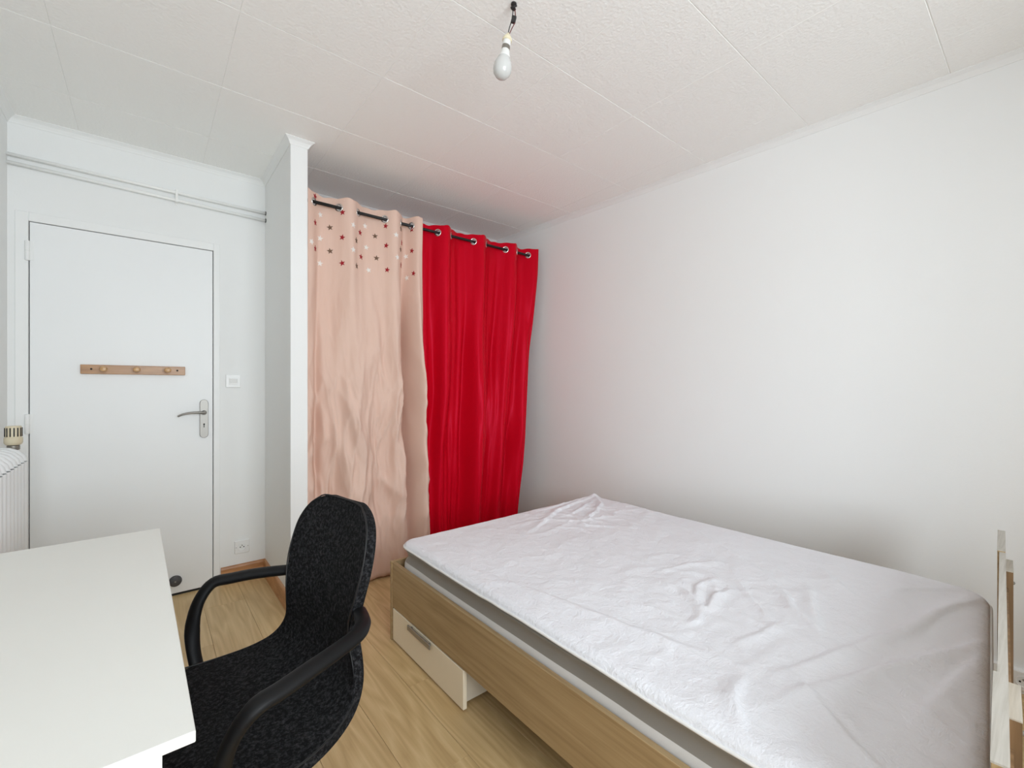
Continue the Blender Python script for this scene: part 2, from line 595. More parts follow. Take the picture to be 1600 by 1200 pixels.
struct(room_sweep('trim_1', prof, M['trim'], RP), 'white cornice moulding under the ceiling')
bprof = [(0, 0.0), (0.013, 0.0), (0.013, 0.088), (0.009, 0.098), (0, 0.102)]
struct(room_sweep('baseboard_back', bprof, M['skirting'], [(0.352, YB), (PX0, YB), (PX0, PY + 0.004)], False), 'orange oak skirting board at the corner by the socket')
struct(room_sweep('baseboard_right', [(0, 0), (0.016, 0), (0.016, 0.088), (0, 0.092)], M['trim'], [(wall_x(2.6), 2.6), (wall_x(YF), YF)], False), 'white skirting board along the wall behind the bed')
struct(room_sweep('baseboard_left', bprof, M['skirting'], [(XL, YF), (XL, 3.25)], False), 'orange oak skirting board under the radiator')

# door
dr = thing('door_1', (-0.07, YB, 0), 'flush white door with a lever handle and a peg rack', None)
dr['kind'] = 'structure'
LX0, LX1, LZ0, LZ1 = -0.454, 0.310, 0.012, 2.041
bm = bmesh.new()
for a in ((DX0, LX0 - 0.004, 0.0, DZ1), (LX1 + 0.004, DX1, 0.0, DZ1), (LX0 - 0.004, LX1 + 0.004, LZ1 + 0.004, DZ1)):
    add_box(bm, a[0], a[1], YB - 0.006, YB + 0.08, a[2], a[3], 0.0025, 1)
link('door_frame', bm_mesh(bm, 'door_frame'), M['trim'], dr)
box('door_rebate', M['gap'], dr, LX0 - 0.003, LX1 + 0.003, YB + 0.036, YB + 0.06, 0.0, LZ1 + 0.004)
box('door_leaf', M['door'], dr, LX0, LX1, YB - 0.004, YB + 0.035, LZ0, LZ1, 0.0015, 1)
box('under_door_shade', M['gap'], dr, LX0, LX1, YB - 0.004, YB + 0.035, 0.0, 0.004)  # dark strip in place of the shade under the door
for z0 in (1.845, 0.98, 0.18):
    h = lathe('hinge', M['trim'], dr, [(0.0, 0), (0.008, 0.001), (0.0095, 0.004), (0.0095, 0.0475), (0.0095, 0.048), (0.0075, 0.0485), (0.0075, 0.050), (0.0095, 0.0505), (0.0095, 0.096), (0.008, 0.099), (0, 0.10)], (-0.461, YB - 0.012, z0), (0, 0, 1), 14)
    box('hinge_leaf', M['trim'], h, -0.461, -0.440, YB - 0.0075, YB - 0.003, z0 + 0.004, z0 + 0.097)
# lever handle on a long rounded plate
bm = bmesh.new()
hx, pw_ = 0.266, 0.0215
out = []
for k in range(13):
    a = PI * k / 12
    out.append((hx + pw_ * math.cos(a), 1.118 + pw_ * math.sin(a)))
for k in range(13):
    a = PI + PI * k / 12
    out.append((hx + pw_ * math.cos(a), 0.931 + pw_ * math.sin(a)))
fr_ = [bm.verts.new((hx + (px - hx) * 0.9, YB - 0.013, 1.0245 + (pz - 1.0245) * 0.985)) for px, pz in out]
md_ = [bm.verts.new((px, YB - 0.0095, pz)) for px, pz in out]
bk_ = [bm.verts.new((px, YB - 0.0035, pz)) for px, pz in out]
bm.faces.new(fr_)
for A_, B_ in ((fr_, md_), (md_, bk_)):
    for k in range(len(out)):
        k2 = (k + 1) % len(out)
        bm.faces.new((A_[k], A_[k2], B_[k2], B_[k]))
pl = link('handle_plate', bm_mesh(bm, 'handle_plate'), M['steel'], dr)
lathe('handle_rosette', M['steel'], pl, [(0.013, 0), (0.013, 0.010), (0.010, 0.014), (0.010, 0.042), (0, 0.044)], (hx, YB - 0.012, 1.062), (0, -1, 0), 18)
lev = smooth_path([(hx + 0.006, YB - 0.050, 1.062), (hx - 0.03, YB - 0.056, 1.064), (hx - 0.07, YB - 0.058, 1.063), (hx - 0.105, YB - 0.056, 1.056), (hx - 0.128, YB - 0.052, 1.045)], 5)
tube('lever', M['steel'], pl, lev, [0.0105 - 0.0045 * k / (len(lev) - 1) for k in range(len(lev))], 12, 0.8)
bm = bmesh.new()
add_lathe(bm, [(0.0045, 0), (0.0045, 0.0015), (0, 0.0015)], (hx, YB - 0.0125, 0.992), (0, -1, 0), 12)
add_box(bm, hx - 0.002, hx + 0.002, YB - 0.014, YB - 0.0125, 0.972, 0.992)
link('keyhole', bm_mesh(bm, 'keyhole'), M['hole'], pl)

# round dark stop fixed low on the door
ds = thing('door_stop', (0.128, YB - 0.004, 0.085), 'small round dark grey stop fixed low on the white door', 'door stop')
lathe('rubber_disc', plain('dark_grey_rubber', (0.07, 0.07, 0.075), 0.6), ds, [(0.030, 0.0), (0.032, 0.004), (0.030, 0.014), (0.022, 0.020), (0, 0.022)], (0.128, YB - 0.004, 0.085), (0, -1, 0), 22)
lathe('screw', M['steel'], ds, [(0.005, 0.021), (0.004, 0.024), (0, 0.0245)], (0.128, YB - 0.004, 0.085), (0, -1, 0), 10)

# pipes over the door
pp = thing('heating_pipes', (0.03, YB - 0.02, 2.31), 'pair of thin white heating pipes running above the door', 'pipes')
tube('pipe', M['pipe'], pp, [(XL, YB - 0.022, 2.352), (PX0, YB - 0.022, 2.336)], 0.0085, 12)
tube('pipe', M['pipe'], pp, [(XL, YB - 0.022, 2.312), (PX0, YB - 0.022, 2.290)], 0.0085, 12)
bm = bmesh.new()
add_box(bm, 0.128, 0.140, YB - 0.006, YB, 2.278, 2.368, 0.002, 1)
add_box(bm, 0.128, 0.140, YB - 0.034, YB - 0.006, 2.286, 2.290)
add_box(bm, 0.128, 0.140, YB - 0.034, YB - 0.006, 2.311, 2.330)
add_box(bm, 0.128, 0.140, YB - 0.034, YB - 0.006, 2.353, 2.358)
add_box(bm, 0.128, 0.140, YB - 0.036, YB - 0.032, 2.286, 2.358, 0.001, 1)
link('pipe_clip', bm_mesh(bm, 'pipe_clip'), M['pipe'], pp)
for z in (2.336, 2.290):
    lathe('pipe_collar', M['hole'], pp, [(0.0125, 0.0), (0.0125, 0.003), (0.0086, 0.003)], (PX0, YB - 0.022, z), (-1, 0, 0), 14)

# switch and sockets
sw = thing('light_switch', (0.417, YB, 1.252), 'square white light switch beside the door handle', 'switch')
box('switch_plate', M['plastic'], sw, 0.377, 0.457, YB - 0.009, YB, 1.212, 1.292, 0.003, 2)
box('rocker_surround', M['trim'], sw, 0.394, 0.440, YB - 0.0115, YB - 0.008, 1.229, 1.275, 0.001, 1)
bm = bmesh.new()
add_box(bm, 0.397, 0.437, YB - 0.014, YB - 0.010, 1.236, 1.268, 0.0012, 1)
for v in bm.verts:
    if v.co.y < YB - 0.012: v.co.y -= 0.004 * (v.co.z - 1.252) / 0.02
link('rocker', bm_mesh(bm, 'rocker'), M['plastic'], sw)


def socket(name, org, nrm, side, label, size=0.08):
    org = Vector(org); nrm = Vector(nrm).normalized(); side = Vector(side).normalized()
    up = Vector((0, 0, 1))
    s = thing(name, org, label, 'socket')
    mat4 = Matrix.Translation(org) @ Matrix((side, -nrm, up)).transposed().to_4x4()
    h = size / 2
    box('socket_plate', M['plastic'], s, -h, h, -0.010, 0, -h, h, 0.003, 2, mat4)
    bm = bmesh.new()
    add_lathe(bm, [(0.0225, 0.0095), (0.0225, 0.012), (0.0195, 0.012), (0.0185, 0.0102), (0, 0.0102)], (0, 0, 0), (0, -1, 0), 28)
    bm.transform(mat4)
    link('socket_well', bm_mesh(bm, 'socket_well'), M['trim'], s, False)
    for dx in (-0.0095, 0.0095):
        bm = bmesh.new()
        add_lathe(bm, [(0.0034, 0.0100), (0.0034, 0.0112), (0, 0.0112)], (dx, 0, -0.001), (0, -1, 0), 12)
        bm.transform(mat4)
        link('contact_hole', bm_mesh(bm, 'contact_hole'), M['hole'], s)
    bm = bmesh.new()
    add_lathe(bm, [(0.0028, 0.0100), (0.0028, 0.019), (0, 0.0205)], (0, 0, 0.010), (0, -1, 0), 12)
    bm.transform(mat4)
    link('earth_pin', bm_mesh(bm, 'earth_pin'), M['bulb_ring'], s)
    for dx in (-0.032, 0.032):
        bm = bmesh.new()
        add_lathe(bm, [(0.0022, 0.0098), (0.0022, 0.0108), (0, 0.0108)], (dx, 0, 0), (0, -1, 0), 10)
        bm.transform(mat4)
        link('plate_screw', bm_mesh(bm, 'plate_screw'), M['bulb_ring'], s)
    return s


socket('wall_socket', (0.464, YB, 0.21), (0, -1, 0), (1, 0, 0), 'square white power socket low on the wall above the oak skirting')
wn_ = Vector((-1, -0.065, 0)).normalized()
socket('wall_socket', Vector((wall_x(0.085), 0.085, 0.052)) + wn_ * 0.016, wn_, Vector((-0.065, 1, 0)) * -1, 'white power socket near the floor behind the headboard', 0.075)

# coat rack
ck = thing('coat_rack', (-0.048, YB - 0.004, 1.309), 'varnished pine coat rack with three pegs screwed to the white door', 'coat rack')
box('board', M['rack'], ck, -0.270, 0.174, YB - 0.020, YB - 0.004, 1.284, 1.333, 0.002, 2)
for xp in (-0.178, -0.043, 0.092):
    lathe('peg', M['peg'], ck, [(0.009, 0.0), (0.008, 0.012), (0.0075, 0.028), (0.010, 0.042), (0.0145, 0.050), (0.0155, 0.056), (0.012, 0.063), (0, 0.066)], (xp, YB - 0.019, 1.309), (0, -1, 0.02), 16)
for xp in (-0.228, 0.137):
    lathe('screw_hole', M['hole'], ck, [(0.0048, 0.0), (0.0048, 0.0018), (0, 0.0018)], (xp, YB - 0.0195, 1.310), (0, -1, 0), 12)

# radiator on the left wall
rd = thing('radiator', (-0.455, 2.3, 0.12), 'white column radiator on the left wall beyond the desk', 'radiator')
bm = bmesh.new()
yy0, yy1 = 1.97, 2.66
nsec = 12
pt = (yy1 - yy0) / nsec
sec_me = None
for k in range(nsec):
    yc = yy0 + pt * (k + 0.5)
    bm = bmesh.new()
    # a section: closed loop of two columns with round heads, swept in the XZ plane
    loop = []
    xf_, xb_ = -0.395, -0.500
    xm, rr = (xf_ + xb_) / 2, (xf_ - xb_) / 2
    for t in range(9):
        a = PI * t / 8
        loop.append((xm + rr * math.cos(a), yc, 0.945 - rr * 0.6 + rr * 0.75 * math.sin(a)))
    for t in range(9):
        a = PI + PI * t / 8
        loop.append((xm + rr * math.cos(a), yc, 0.19 + rr * 0.75 * math.sin(a)))
    loop.append(loop[0])
    add_tube(bm, loop, 0.023, 10, False, 1.0, Vector((0, 1, 0)))
    add_box(bm, xb_, xf_, yc - 0.012, yc + 0.012, 0.17, 0.93)
    link('radiator_section', bm_mesh(bm, 'radiator_section'), M['radiator'], rd, True)
for z in (0.20, 0.855):
    tube('header_tube', M['radiator'], rd, [(-0.448, yy0, z), (-0.448, yy1 + 0.02, z)], 0.022, 12)
for y in (2.1, 2.5):
    box('wall_bracket', M['radiator'], rd, XL, -0.46, y - 0.01, y + 0.01, 0.80, 0.83)
vz = [(-0.448, yy1 + 0.015, 0.855), (-0.448, yy1 + 0.045, 0.862), (-0.438, yy1 + 0.058, 0.89), (-0.425, yy1 + 0.060, 0.965)]
tube('valve_body', M['steel'], rd, smooth_path(vz, 4), 0.014, 12)
vx, vy = -0.425, yy1 + 0.060
lathe('valve_collar', M['bulb_ring'], rd, [(0.018, 0.955), (0.019, 0.958), (0.019, 0.972), (0.015, 0.975)], (vx, vy, 0), (0, 0, 1), 20)
vh = lathe('thermostat_head', M['valve'], rd, [(0.020, 0.975), (0.025, 0.980), (0.0275, 0.985), (0.0275, 1.004), (0.024, 1.008), (0.024, 1.048), (0.022, 1.053), (0, 1.054)], (vx, vy, 0), (0, 0, 1), 24)
for k in range(14):
    a = 2 * PI * k / 14
    p0 = Vector((vx + 0.0243 * math.cos(a), vy + 0.0243 * math.sin(a), 1.010))
    tube('vent_slot', M['wire_black'], vh, [p0, p0 + Vector((0, 0, 0.036))], 0.0021, 6)

# ---------------------------------------------------------------- hanging bulb
hk = Vector((0.99, 1.20, CEIL))
rv = Vector((0.7738, -0.6334, 0))
dn = Vector((0, 0, -1))
def lp(side, down): return hk + rv * side + dn * down
bl = thing('pendant_bulb', hk, 'bare white light bulb hanging from the ceiling on two wires', 'lamp')
lathe('ceiling_hook', M['wire_black'], bl, [(0.010, 0.0), (0.010, 0.005), (0.005, 0.008), (0.005, 0.018), (0.008, 0.020), (0, 0.024)], hk, (0, 0, -1), 12)
tube('hook_bar', M['wire_black'], bl, [lp(-0.010, 0.016), lp(0.010, 0.006)], 0.004, 8)
fv = Vector((0.6334, 0.7738, 0))
tube('wire', M['wire_black'], bl, smooth_path([lp(-0.003, 0.012), lp(-0.003, 0.03), lp(-0.006, 0.05), lp(-0.010, 0.068), lp(-0.016, 0.088), lp(-0.020, 0.110)], 4), 0.0017, 8)
tube('wire', M['wire_red'], bl, smooth_path([lp(0.003, 0.012), lp(0.005, 0.03), lp(0.006, 0.05), lp(0.003, 0.068), lp(-0.008, 0.090), lp(-0.018, 0.112)], 4), 0.0017, 8)
cn = box('terminal_block', M['wire_black'], bl, -0.0075, 0.0075, -0.006, 0.006, -0.012, 0.012, 0.002, 1,
         Matrix.Translation(lp(0.0, 0.056)) @ Matrix.Rotation(R(-39), 4, 'Z') @ Matrix.Rotation(R(14), 4, 'Y'))
ax_ = (lp(-0.045, 0.262) - lp(-0.019, 0.106)).normalized()
so = lp(-0.019, 0.104)
lh = lathe('lamp_holder', M['bakelite'], bl, [(0.004, 0.0), (0.0065, 0.005), (0.012, 0.012), (0.0165, 0.020), (0.0172, 0.026), (0.0150, 0.028), (0, 0.028)], so, ax_, 22)
lathe('holder_sleeve', M['bulb_base'], lh, [(0.0140, 0.027), (0.0140, 0.045), (0, 0.045)], so, ax_, 22)
lathe('bulb_collar', M['bulb_ring'], bl, [(0.0135, 0.044), (0.0142, 0.045), (0.0142, 0.058), (0.0130, 0.059)], so, ax_, 22)
bb = lathe('bulb_base', M['bulb_base'], bl, [(0.0130, 0.058), (0.0140, 0.060), (0.0160, 0.070), (0.0190, 0.080), (0.0215, 0.087)], so, ax_, 24)
lathe('bulb_globe', M['bulb'], bl, [(0.0215, 0.087), (0.0255, 0.096), (0.0300, 0.107), (0.0322, 0.119), (0.0318, 0.131), (0.0282, 0.143), (0.0205, 0.153), (0.012, 0.159), (0, 0.161)], so, ax_, 28)

# ---------------------------------------------------------------- curtains
YC, ZR = 2.70, 2.278


def sstep(a, b_, t):
    t = min(1, max(0, (t - a) / (b_ - a)))
    return t * t * (3 - 2 * t)


def eyelet_wave(ex, first_sign, A):
    def f(x):
        if x <= ex[0]:
            L = ex[1] - ex[0]
            return -first_sign * A * math.sin(PI * min(0.5, (ex[0] - x) / L))
        for i in range(len(ex) - 1):
            if x <= ex[i + 1]:
                s = first_sign * (1 if i % 2 == 0 else -1)
                v = math.sin(PI * (x - ex[i]) / (ex[i + 1] - ex[i]))
                return s * A * v
        L = ex[-1] - ex[-2]
        s = first_sign * (1 if (len(ex) - 1) % 2 == 0 else -1)
        return s * A * math.sin(PI * min(0.5, (x - ex[-1]) / L))
    return f


def build_curtain(name, label, mat, ex, first_sign, x0, x1, xl, xr, low, ztop, zbot, A, keep, stars=()):
    wave = eyelet_wave(ex, first_sign, A)

    def surf(x, z):
        """x is the coordinate at the rod, z the height"""
        h = (ztop - z) / (ztop - zbot)
        k = sstep(0.06, 0.42, h)
        y = wave(x) * (1 - k) + (keep * wave(x) + low(x, z, h)) * k
        y += 0.016 * sstep(0.02, 0.12, h) * noise.noise(Vector((x * 21.0, z * 0.9, 12.5)))
        s = (x - x0) / (x1 - x0)
        xx = xl(h) + (xr(h) - xl(h)) * s
        return Vector((xx, YC + y, z))

    t = thing(name, ((x0 + x1) / 2, YC, 0.02), label, 'curtain')
    nx, nz = int((x1 - x0) / 0.0052), 150
    zs = []
    for j in range(nz + 1):
        q_ = j / nz
        zs.append(ztop + (zbot - ztop) * (0.35 * q_ + 0.65 * q_ * q_))
    verts, faces = [], []
    for j, z in enumerate(zs):
        for i in range(nx + 1):
            x = x0 + (x1 - x0) * i / nx
            p = surf(x, z)
            if j == 0:
                p.z -= 0.006 * math.sin(x * 41.0) ** 2
            verts.append(p)
    for j in range(nz):
        for i in range(nx):
            xc = x0 + (x1 - x0) * (i + 0.5) / nx
            zc = (zs[j] + zs[j + 1]) / 2
            if abs(zc - ZR) < 0.03 and any(((xc - e) * 1.35) ** 2 + (zc - ZR) ** 2 < 0.0165 ** 2 for e in ex):
                continue
            a = j * (nx + 1) + i
            faces.append((a, a + 1, a + nx + 2, a + nx + 1))
    me = bpy.data.meshes.new('fabric')
    me.from_pydata([tuple(v) for v in verts], [], faces)
    fo = link('fabric', me, mat, t, True)
    sm = fo.modifiers.new('cloth', 'SOLIDIFY')
    sm.thickness = 0.0016
    sm.offset = 0
    for e in ex:
        p = surf(e, ZR)
        d = surf(e + 0.004, ZR) - surf(e - 0.004, ZR)
        nrm = Vector((-d.y, d.x, 0)).normalized()
        bm = bmesh.new()
        add_torus(bm, p, nrm, 0.0215, 0.0046, 26, 8)
        link('eyelet', bm_mesh(bm, 'eyelet'), M['chrome'], t, True)
    for (sx, sz, mt, rot) in stars:
        bm = bmesh.new()
        dx = surf(sx + 0.004, sz) - surf(sx - 0.004, sz)
        kx = min(1.0, max(0.35, 0.008 / max(1e-6, math.hypot(dx.x, dx.y))))

        def sp(a, r, off):
            p = surf(sx + math.sin(a) * r * kx, sz + math.cos(a) * r)
            d = surf(sx + math.sin(a) * r * kx + 0.003, p.z) - surf(sx + math.sin(a) * r * kx - 0.003, p.z)
            n_ = Vector((d.y, -d.x, 0)).normalized()
            return p + n_ * off
        c_ = bm.verts.new(sp(0, 0, 0.0030))
        rg = [bm.verts.new(sp(rot + PI * k / 5, 0.0185 if k % 2 == 0 else 0.0078, 0.0026)) for k in range(10)]
        rb = [bm.verts.new(sp(rot + PI * k / 5, 0.0187 if k % 2 == 0 else 0.008, 0.0006)) for k in range(10)]
        for k in range(10):
            bm.faces.new((c_, rg[k], rg[(k + 1) % 10]))
            bm.faces.new((rg[k], rb[k], rb[(k + 1) % 10], rg[(k + 1) % 10]))
        link('star', bm_mesh(bm, 'star'), mt, t)
    return t


def ridge(x, c, wd):
    return math.exp(-((x - c) / wd) ** 2)


def low_beige(x, z, h):
    n = noise.noise(Vector((x * 5.0, z * 0.8, 1.3)))
    n2 = noise.noise(Vector((x * 17.0 + 1.2 * noise.noise(Vector((x * 3, z * 2.0, 9))), z * 2.6, 4.1)))
    n3 = noise.noise(Vector((x * 30.0 + 5.0 * z, z * 7.0, 2.2))) * sstep(0.35, 0.6, h)
    wx = x + 0.05 * noise.noise(Vector((x * 4, z * 2.5, 31.0)))
    r1 = max(0.0, 1 - 2.6 * abs(noise.noise(Vector((wx * 9.0 + z * 0.9, z * 1.7, 21.0))))) ** 2
    r2 = max(0.0, 1 - 2.6 * abs(noise.noise(Vector((wx * 15.0 - z * 1.6, z * 3.2, 25.0))))) ** 2
    y = 0.045 * n + 0.022 * n2 + 0.005 * n3
    r3 = max(0.0, 1 - 3.4 * abs(noise.noise(Vector((wx * 24.0 + z * 2.2, z * 5.5, 28.0))))) ** 2
    y -= (0.017 * r1 + 0.014 * r2 + 0.006 * r3) * (0.3 + 0.7 * sstep(0.3, 0.6, h))
    y += 0.024 * math.sin((x - 0.72) * 17.0 + 0.6 * math.sin(z * 1.7))
    # deep crease and the loose strip at the meeting edge
    y += 0.105 * ridge(x, 1.308, 0.024) - 0.040 * ridge(x, 1.375, 0.030)
    y += 0.03 * ridge(x, 0.77, 0.018)
    y *= 1.3 * (1 - 0.6 * sstep(0.75, 1.0, h))
    return y


def low_red(x, z, h):
    n = noise.noise(Vector((x * 4.5, z * 0.55, 7.7)))
    n2 = noise.noise(Vector((x * 13.0 + 0.8 * noise.noise(Vector((x * 3, z * 1.6, 3))), z * 1.3, 5.5)))
    n3 = noise.noise(Vector((x * 26.0, z * 4.5, 8.2))) * sstep(0.3, 0.7, h)
    n4 = noise.noise(Vector((x * 24.0, z * 0.45, 1.9)))
    y = 0.060 * n + 0.040 * n2 + 0.008 * n3 + 0.024 * n4
    y += 0.016 * math.sin((x - 1.42) * 21.3 + 0.5 * math.sin(z * 1.3 + 1))
    return y


WH, RE, BR = M['star_white'], M['star_red'], M['star_brown']
S = []
for a, b_ in [(0.786, 2.224), (0.786, 2.086), (0.786, 1.94), (0.722, 2.039), (0.956, 2.182), (0.956, 2.035), (1.056, 2.22), (1.064, 2.088), (1.072, 1.944), (1.229, 2.181), (1.238, 2.041), (1.337, 1.938), (1.334, 2.08)]:
    S.append((a, b_, WH, random.uniform(-0.3, 0.3)))
for a, b_ in [(0.749, 2.312), (0.749, 2.161), (0.749, 2.012), (0.9, 2.25), (0.9, 2.103), (0.9, 1.951), (1.016, 2.164), (1.021, 2.016), (1.175, 2.235), (1.178, 2.111), (1.181, 1.957), (1.294, 2.159), (1.294, 2.015), (1.358, 2.254), (1.358, 2.113), (1.361, 1.962)]:
    S.append((a, b_, RE, random.uniform(-0.3, 0.3)))
for a, b_ in [(0.841, 2.16), (0.841, 2.02), (0.982, 2.102), (0.982, 1.947), (1.119, 2.168), (1.124, 2.028), (1.277, 2.240), (1.277, 2.108)]:
    S.append((a, b_, BR, random.uniform(-0.3, 0.3)))

build_curtain('curtain', 'beige cotton eyelet curtain with white, red and brown stars along its top', M['beige'],
              [0.742, 0.884, 0.999, 1.171, 1.284, 1.356], 1, 0.700, 1.418,
              lambda h: 0.700, lambda h: 1.412 + 0.03 * sstep(0.1, 0.5, h) + 0.03 * sstep(0.6, 1.0, h),
              low_beige, 2.338, 0.012, 0.042, 0.45, S)
build_curtain('curtain', 'bright red satin eyelet curtain hanging beside the beige one', M['red'],
              [1.549, 1.657, 1.847, 1.963, 2.146, 2.262, 2.377], -1, 1.420, 2.455,
              lambda h: 1.420 + 0.012 * h, lambda h: 2.455 - 0.225 * (h ** 1.25),
              low_red, 2.332, 0.06, 0.040, 0.75)

rodt = thing('curtain_rod', (1.6, YC, ZR), 'thin black metal curtain rod threaded through the eyelets', 'curtain rod')
tube('rod', M['black'], rodt, [(PX1, YC, ZR), (2.446, YC, ZR)], 0.0095, 14)
for x_, s_ in ((PX1, 1),):
    lathe('end_socket', M['black'], rodt, [(0.020, 0.0), (0.020, 0.006), (0.013, 0.008), (0.013, 0.018), (0.009, 0.018)], (x_, YC, ZR), (s_, 0, 0), 16)

# ---------------------------------------------------------------- bed
BX0, BX1 = 0.912, 2.360
BY0, BY1 = 0.10, 2.036
bed = thing('bed_frame', ((BX0 + BX1) / 2, 1.05, 0), 'oak effect double bed frame with a cream storage drawer and slotted headboard', 'bed')
RT, RB = 0.372, 0.160
box('side_rail', M['oak'], bed, BX0, BX0 + 0.018, BY0, BY1 - 0.016, RB, RT, 0.001, 1)
box('side_rail', M['oak'], bed, BX1 - 0.018, BX1, BY0 + 0.06, BY1 - 0.016, RB, RT, 0.001, 1)
box('footboard', M['oak_x'], bed, BX0 - 0.004, BX1 + 0.004, BY1 - 0.016, BY1, 0.0, RT + 0.004, 0.001, 1)
box('underbed_light_block', M['oak_dark'], bed, 1.50, 1.518, BY0 + 0.02, BY1 - 0.02, 0.004, 0.20)  # unseen panel, added to stop light from the far side of the bed
for k in range(13):
    y = 0.26 + k * 0.135
    box('bed_slat', M['oak_pale'], bed, BX0 + 0.02, BX1 - 0.02, y, y + 0.07, 0.20, 0.215)
for x in (1.60, 2.2):
    box('support_leg', M['black'], bed, x, x + 0.04, 1.0, 1.04, 0.0, 0.14)
box('support_leg', M['oak_dark'], bed, BX0 + 0.02, BX0 + 0.09, BY0 + 0.02, BY0 + 0.04, 0.0, RB)
# drawer under the rail
dw = box('drawer', M['drawer_side'], bed, BX0 + 0.016, BX0 + 0.56, 1.425, 1.985, 0.014, 0.150)
box('drawer_front', M['cream'], dw, BX0 - 0.001, BX0 + 0.016, 1.400, 2.012, 0.008, 0.156, 0.0012, 1)
hb = box('drawer_handle', M['handle'], dw, BX0 - 0.017, BX0 - 0.011, 1.630, 1.832, 0.133, 0.156, 0.002, 2)
for y in (1.650, 1.812):
    box('handle_post', M['handle'], dw, BX0 - 0.012, BX0 - 0.001, y - 0.004, y + 0.004, 0.139, 0.150)
# headboard, slightly askew
HBM = Matrix.Translation((BX0 - 0.018, 0.030, 0)) @ Matrix.Rotation(R(3.0), 4, 'Z')
HBL = 1.47
hd = box('headboard', M['oak_dark'], bed, 0.02, HBL - 0.02, 0.004, 0.0102, 0.02, 0.60, 0.0, 1, HBM)  # unseen lower part carried down to keep light out under the bed
for a, b_ in ((0.0, 0.288), (HBL - 0.288, HBL)):
    box('headboard_stile', M['oak_x'], hd, a, b_, 0.0100, 0.0275, 0.04, 0.6985, 0.0008, 1, HBM)
    box('stile_top_edge', M['oak_pale'], hd, a, b_, 0.0095, 0.0280, 0.698, 0.701, 0.0, 1, HBM)
box('headboard_panel', M['oak_x'], hd, 0.288, HBL - 0.288, 0.0100, 0.0225, 0.30, 0.6925, 0.0, 1, HBM)
box('panel_top_edge', M['oak_pale'], hd, 0.288, HBL - 0.288, 0.0095, 0.0230, 0.692, 0.695, 0.0, 1, HBM)
for a in (0.235, HBL - 0.20 - 0.135):
    box('headboard_leg', M['oak_dark'], hd, a, a + 0.135, -0.006, 0.0095, 0.0, 0.6505, 0.0, 1, HBM)
    box('leg_top_edge', M['oak_pale'], hd, a, a + 0.135, -0.0065, 0.0096, 0.650, 0.653, 0.0, 1, HBM)
    for z in (0.60, 0.25):
        bm = bmesh.new()
        add_lathe(bm, [(0.005, 0), (0.005, 0.003), (0, 0.005)], (a + 0.0675, -0.006, z), (0, -1, 0), 10)
        bm.transform(HBM)
        link('bolt_cap', bm_mesh(bm, 'bolt_cap'), M['steel'], hd)

# ---------------------------------------------------------------- mattress with its terry protector
MX0, MX1, MY0, MY1 = 0.936, 2.345, 0.135, 2.000
MZ, HEM = 0.482, 0.458
mt = thing('mattress', ((MX0 + MX1) / 2, (MY0 + MY1) / 2, 0.216), 'double mattress under a crumpled white terry protector on the oak bed', 'mattress')


def skew(x, y):
    # the headboard end follows the askew headboard
    k = (MY1 - y) / (MY1 - MY0)
    return y + k * (0.060 + 0.064 * (x - 0.93) - MY0)


def rrect(t, x0, x1, y0, y1, r):
    """point on a rounded rectangle, t in 0..1"""
    W, D = x1 - x0 - 2 * r, y1 - y0 - 2 * r
    P = 2 * W + 2 * D + 2 * PI * r
    s = (t % 1.0) * P
    for (L, kind) in ((W, 'b'), (PI * r / 2, 'br'), (D, 'r'), (PI * r / 2, 'tr'), (W, 't'), (PI * r / 2, 'tl'), (D, 'l'), (PI * r / 2, 'bl')):
        if s <= L:
            if kind == 'b': return x0 + r + s, y0
            if kind == 'r': return x1, y0 + r + s
            if kind == 't': return x1 - r - s, y1
            if kind == 'l': return x0, y1 - r - s
            a = s / r
            if kind == 'br': return x1 - r + r * math.sin(a), y0 + r - r * math.cos(a)
            if kind == 'tr': return x1 - r + r * math.cos(a), y1 - r + r * math.sin(a)
            if kind == 'tl': return x0 + r - r * math.sin(a), y1 - r + r * math.cos(a)
            if kind == 'bl': return x0 + r - r * math.cos(a), y0 + r - r * math.sin(a)
        s -= L
    return x0 + r, y0


def hem_z(x, y):
    return HEM + 0.006 * noise.noise(Vector((x * 3.1, y * 3.1, 0.4))) + 0.003 * noise.noise(Vector((x * 11, y * 11, 2.4)))


NP = 260
# border (the side of the mattress)
bm = bmesh.new()
lev_ = [(0.216, 0.012), (0.235, 0.004), (0.30, 0.000), (0.375, 0.000), (0.392, 0.004), (0.412, 0.014), (0.432, 0.012), (0.446, 0.005)]
rings = []
for z, ins in lev_:
    ring = []
    for k in range(NP):
        x, y = rrect(k / NP, MX0 + ins, MX1 - ins, MY0 + ins, MY1 - ins, 0.07)
        wv = 0.006 * noise.noise(Vector((x * 2.2, y * 2.2, z * 9))) + 0.002 * noise.noise(Vector((x * 9, y * 9, z * 3)))
        cx, cy = (MX0 + MX1) / 2, (MY0 + MY1) / 2
        zz = z
        if y - MY0 < 0.3 and z > 0.40: zz -= 0.022 * (1 - max(0, y - MY0) / 0.30) ** 2
        ring.append(bm.verts.new((x + wv * (1 if x < cx else -1), skew(x, y) + wv * (1 if y < cy else -1), zz)))
    rings.append(ring)
for a, b_ in zip(rings, rings[1:]):
    for k in range(NP):
        bm.faces.new((a[k], a[(k + 1) % NP], b_[(k + 1) % NP], b_[k]))
bm.faces.new(rings[0]); bm.faces.new(rings[-1])
me = bm_mesh(bm, 'mattress_border')
me.materials.append(M['mattress_side']); me.materials.append(M['skirt'])
for p in me.polygons:
    if p.center.z > 0.388: p.material_index = 1
link('mattress_border', me, None, mt, True)

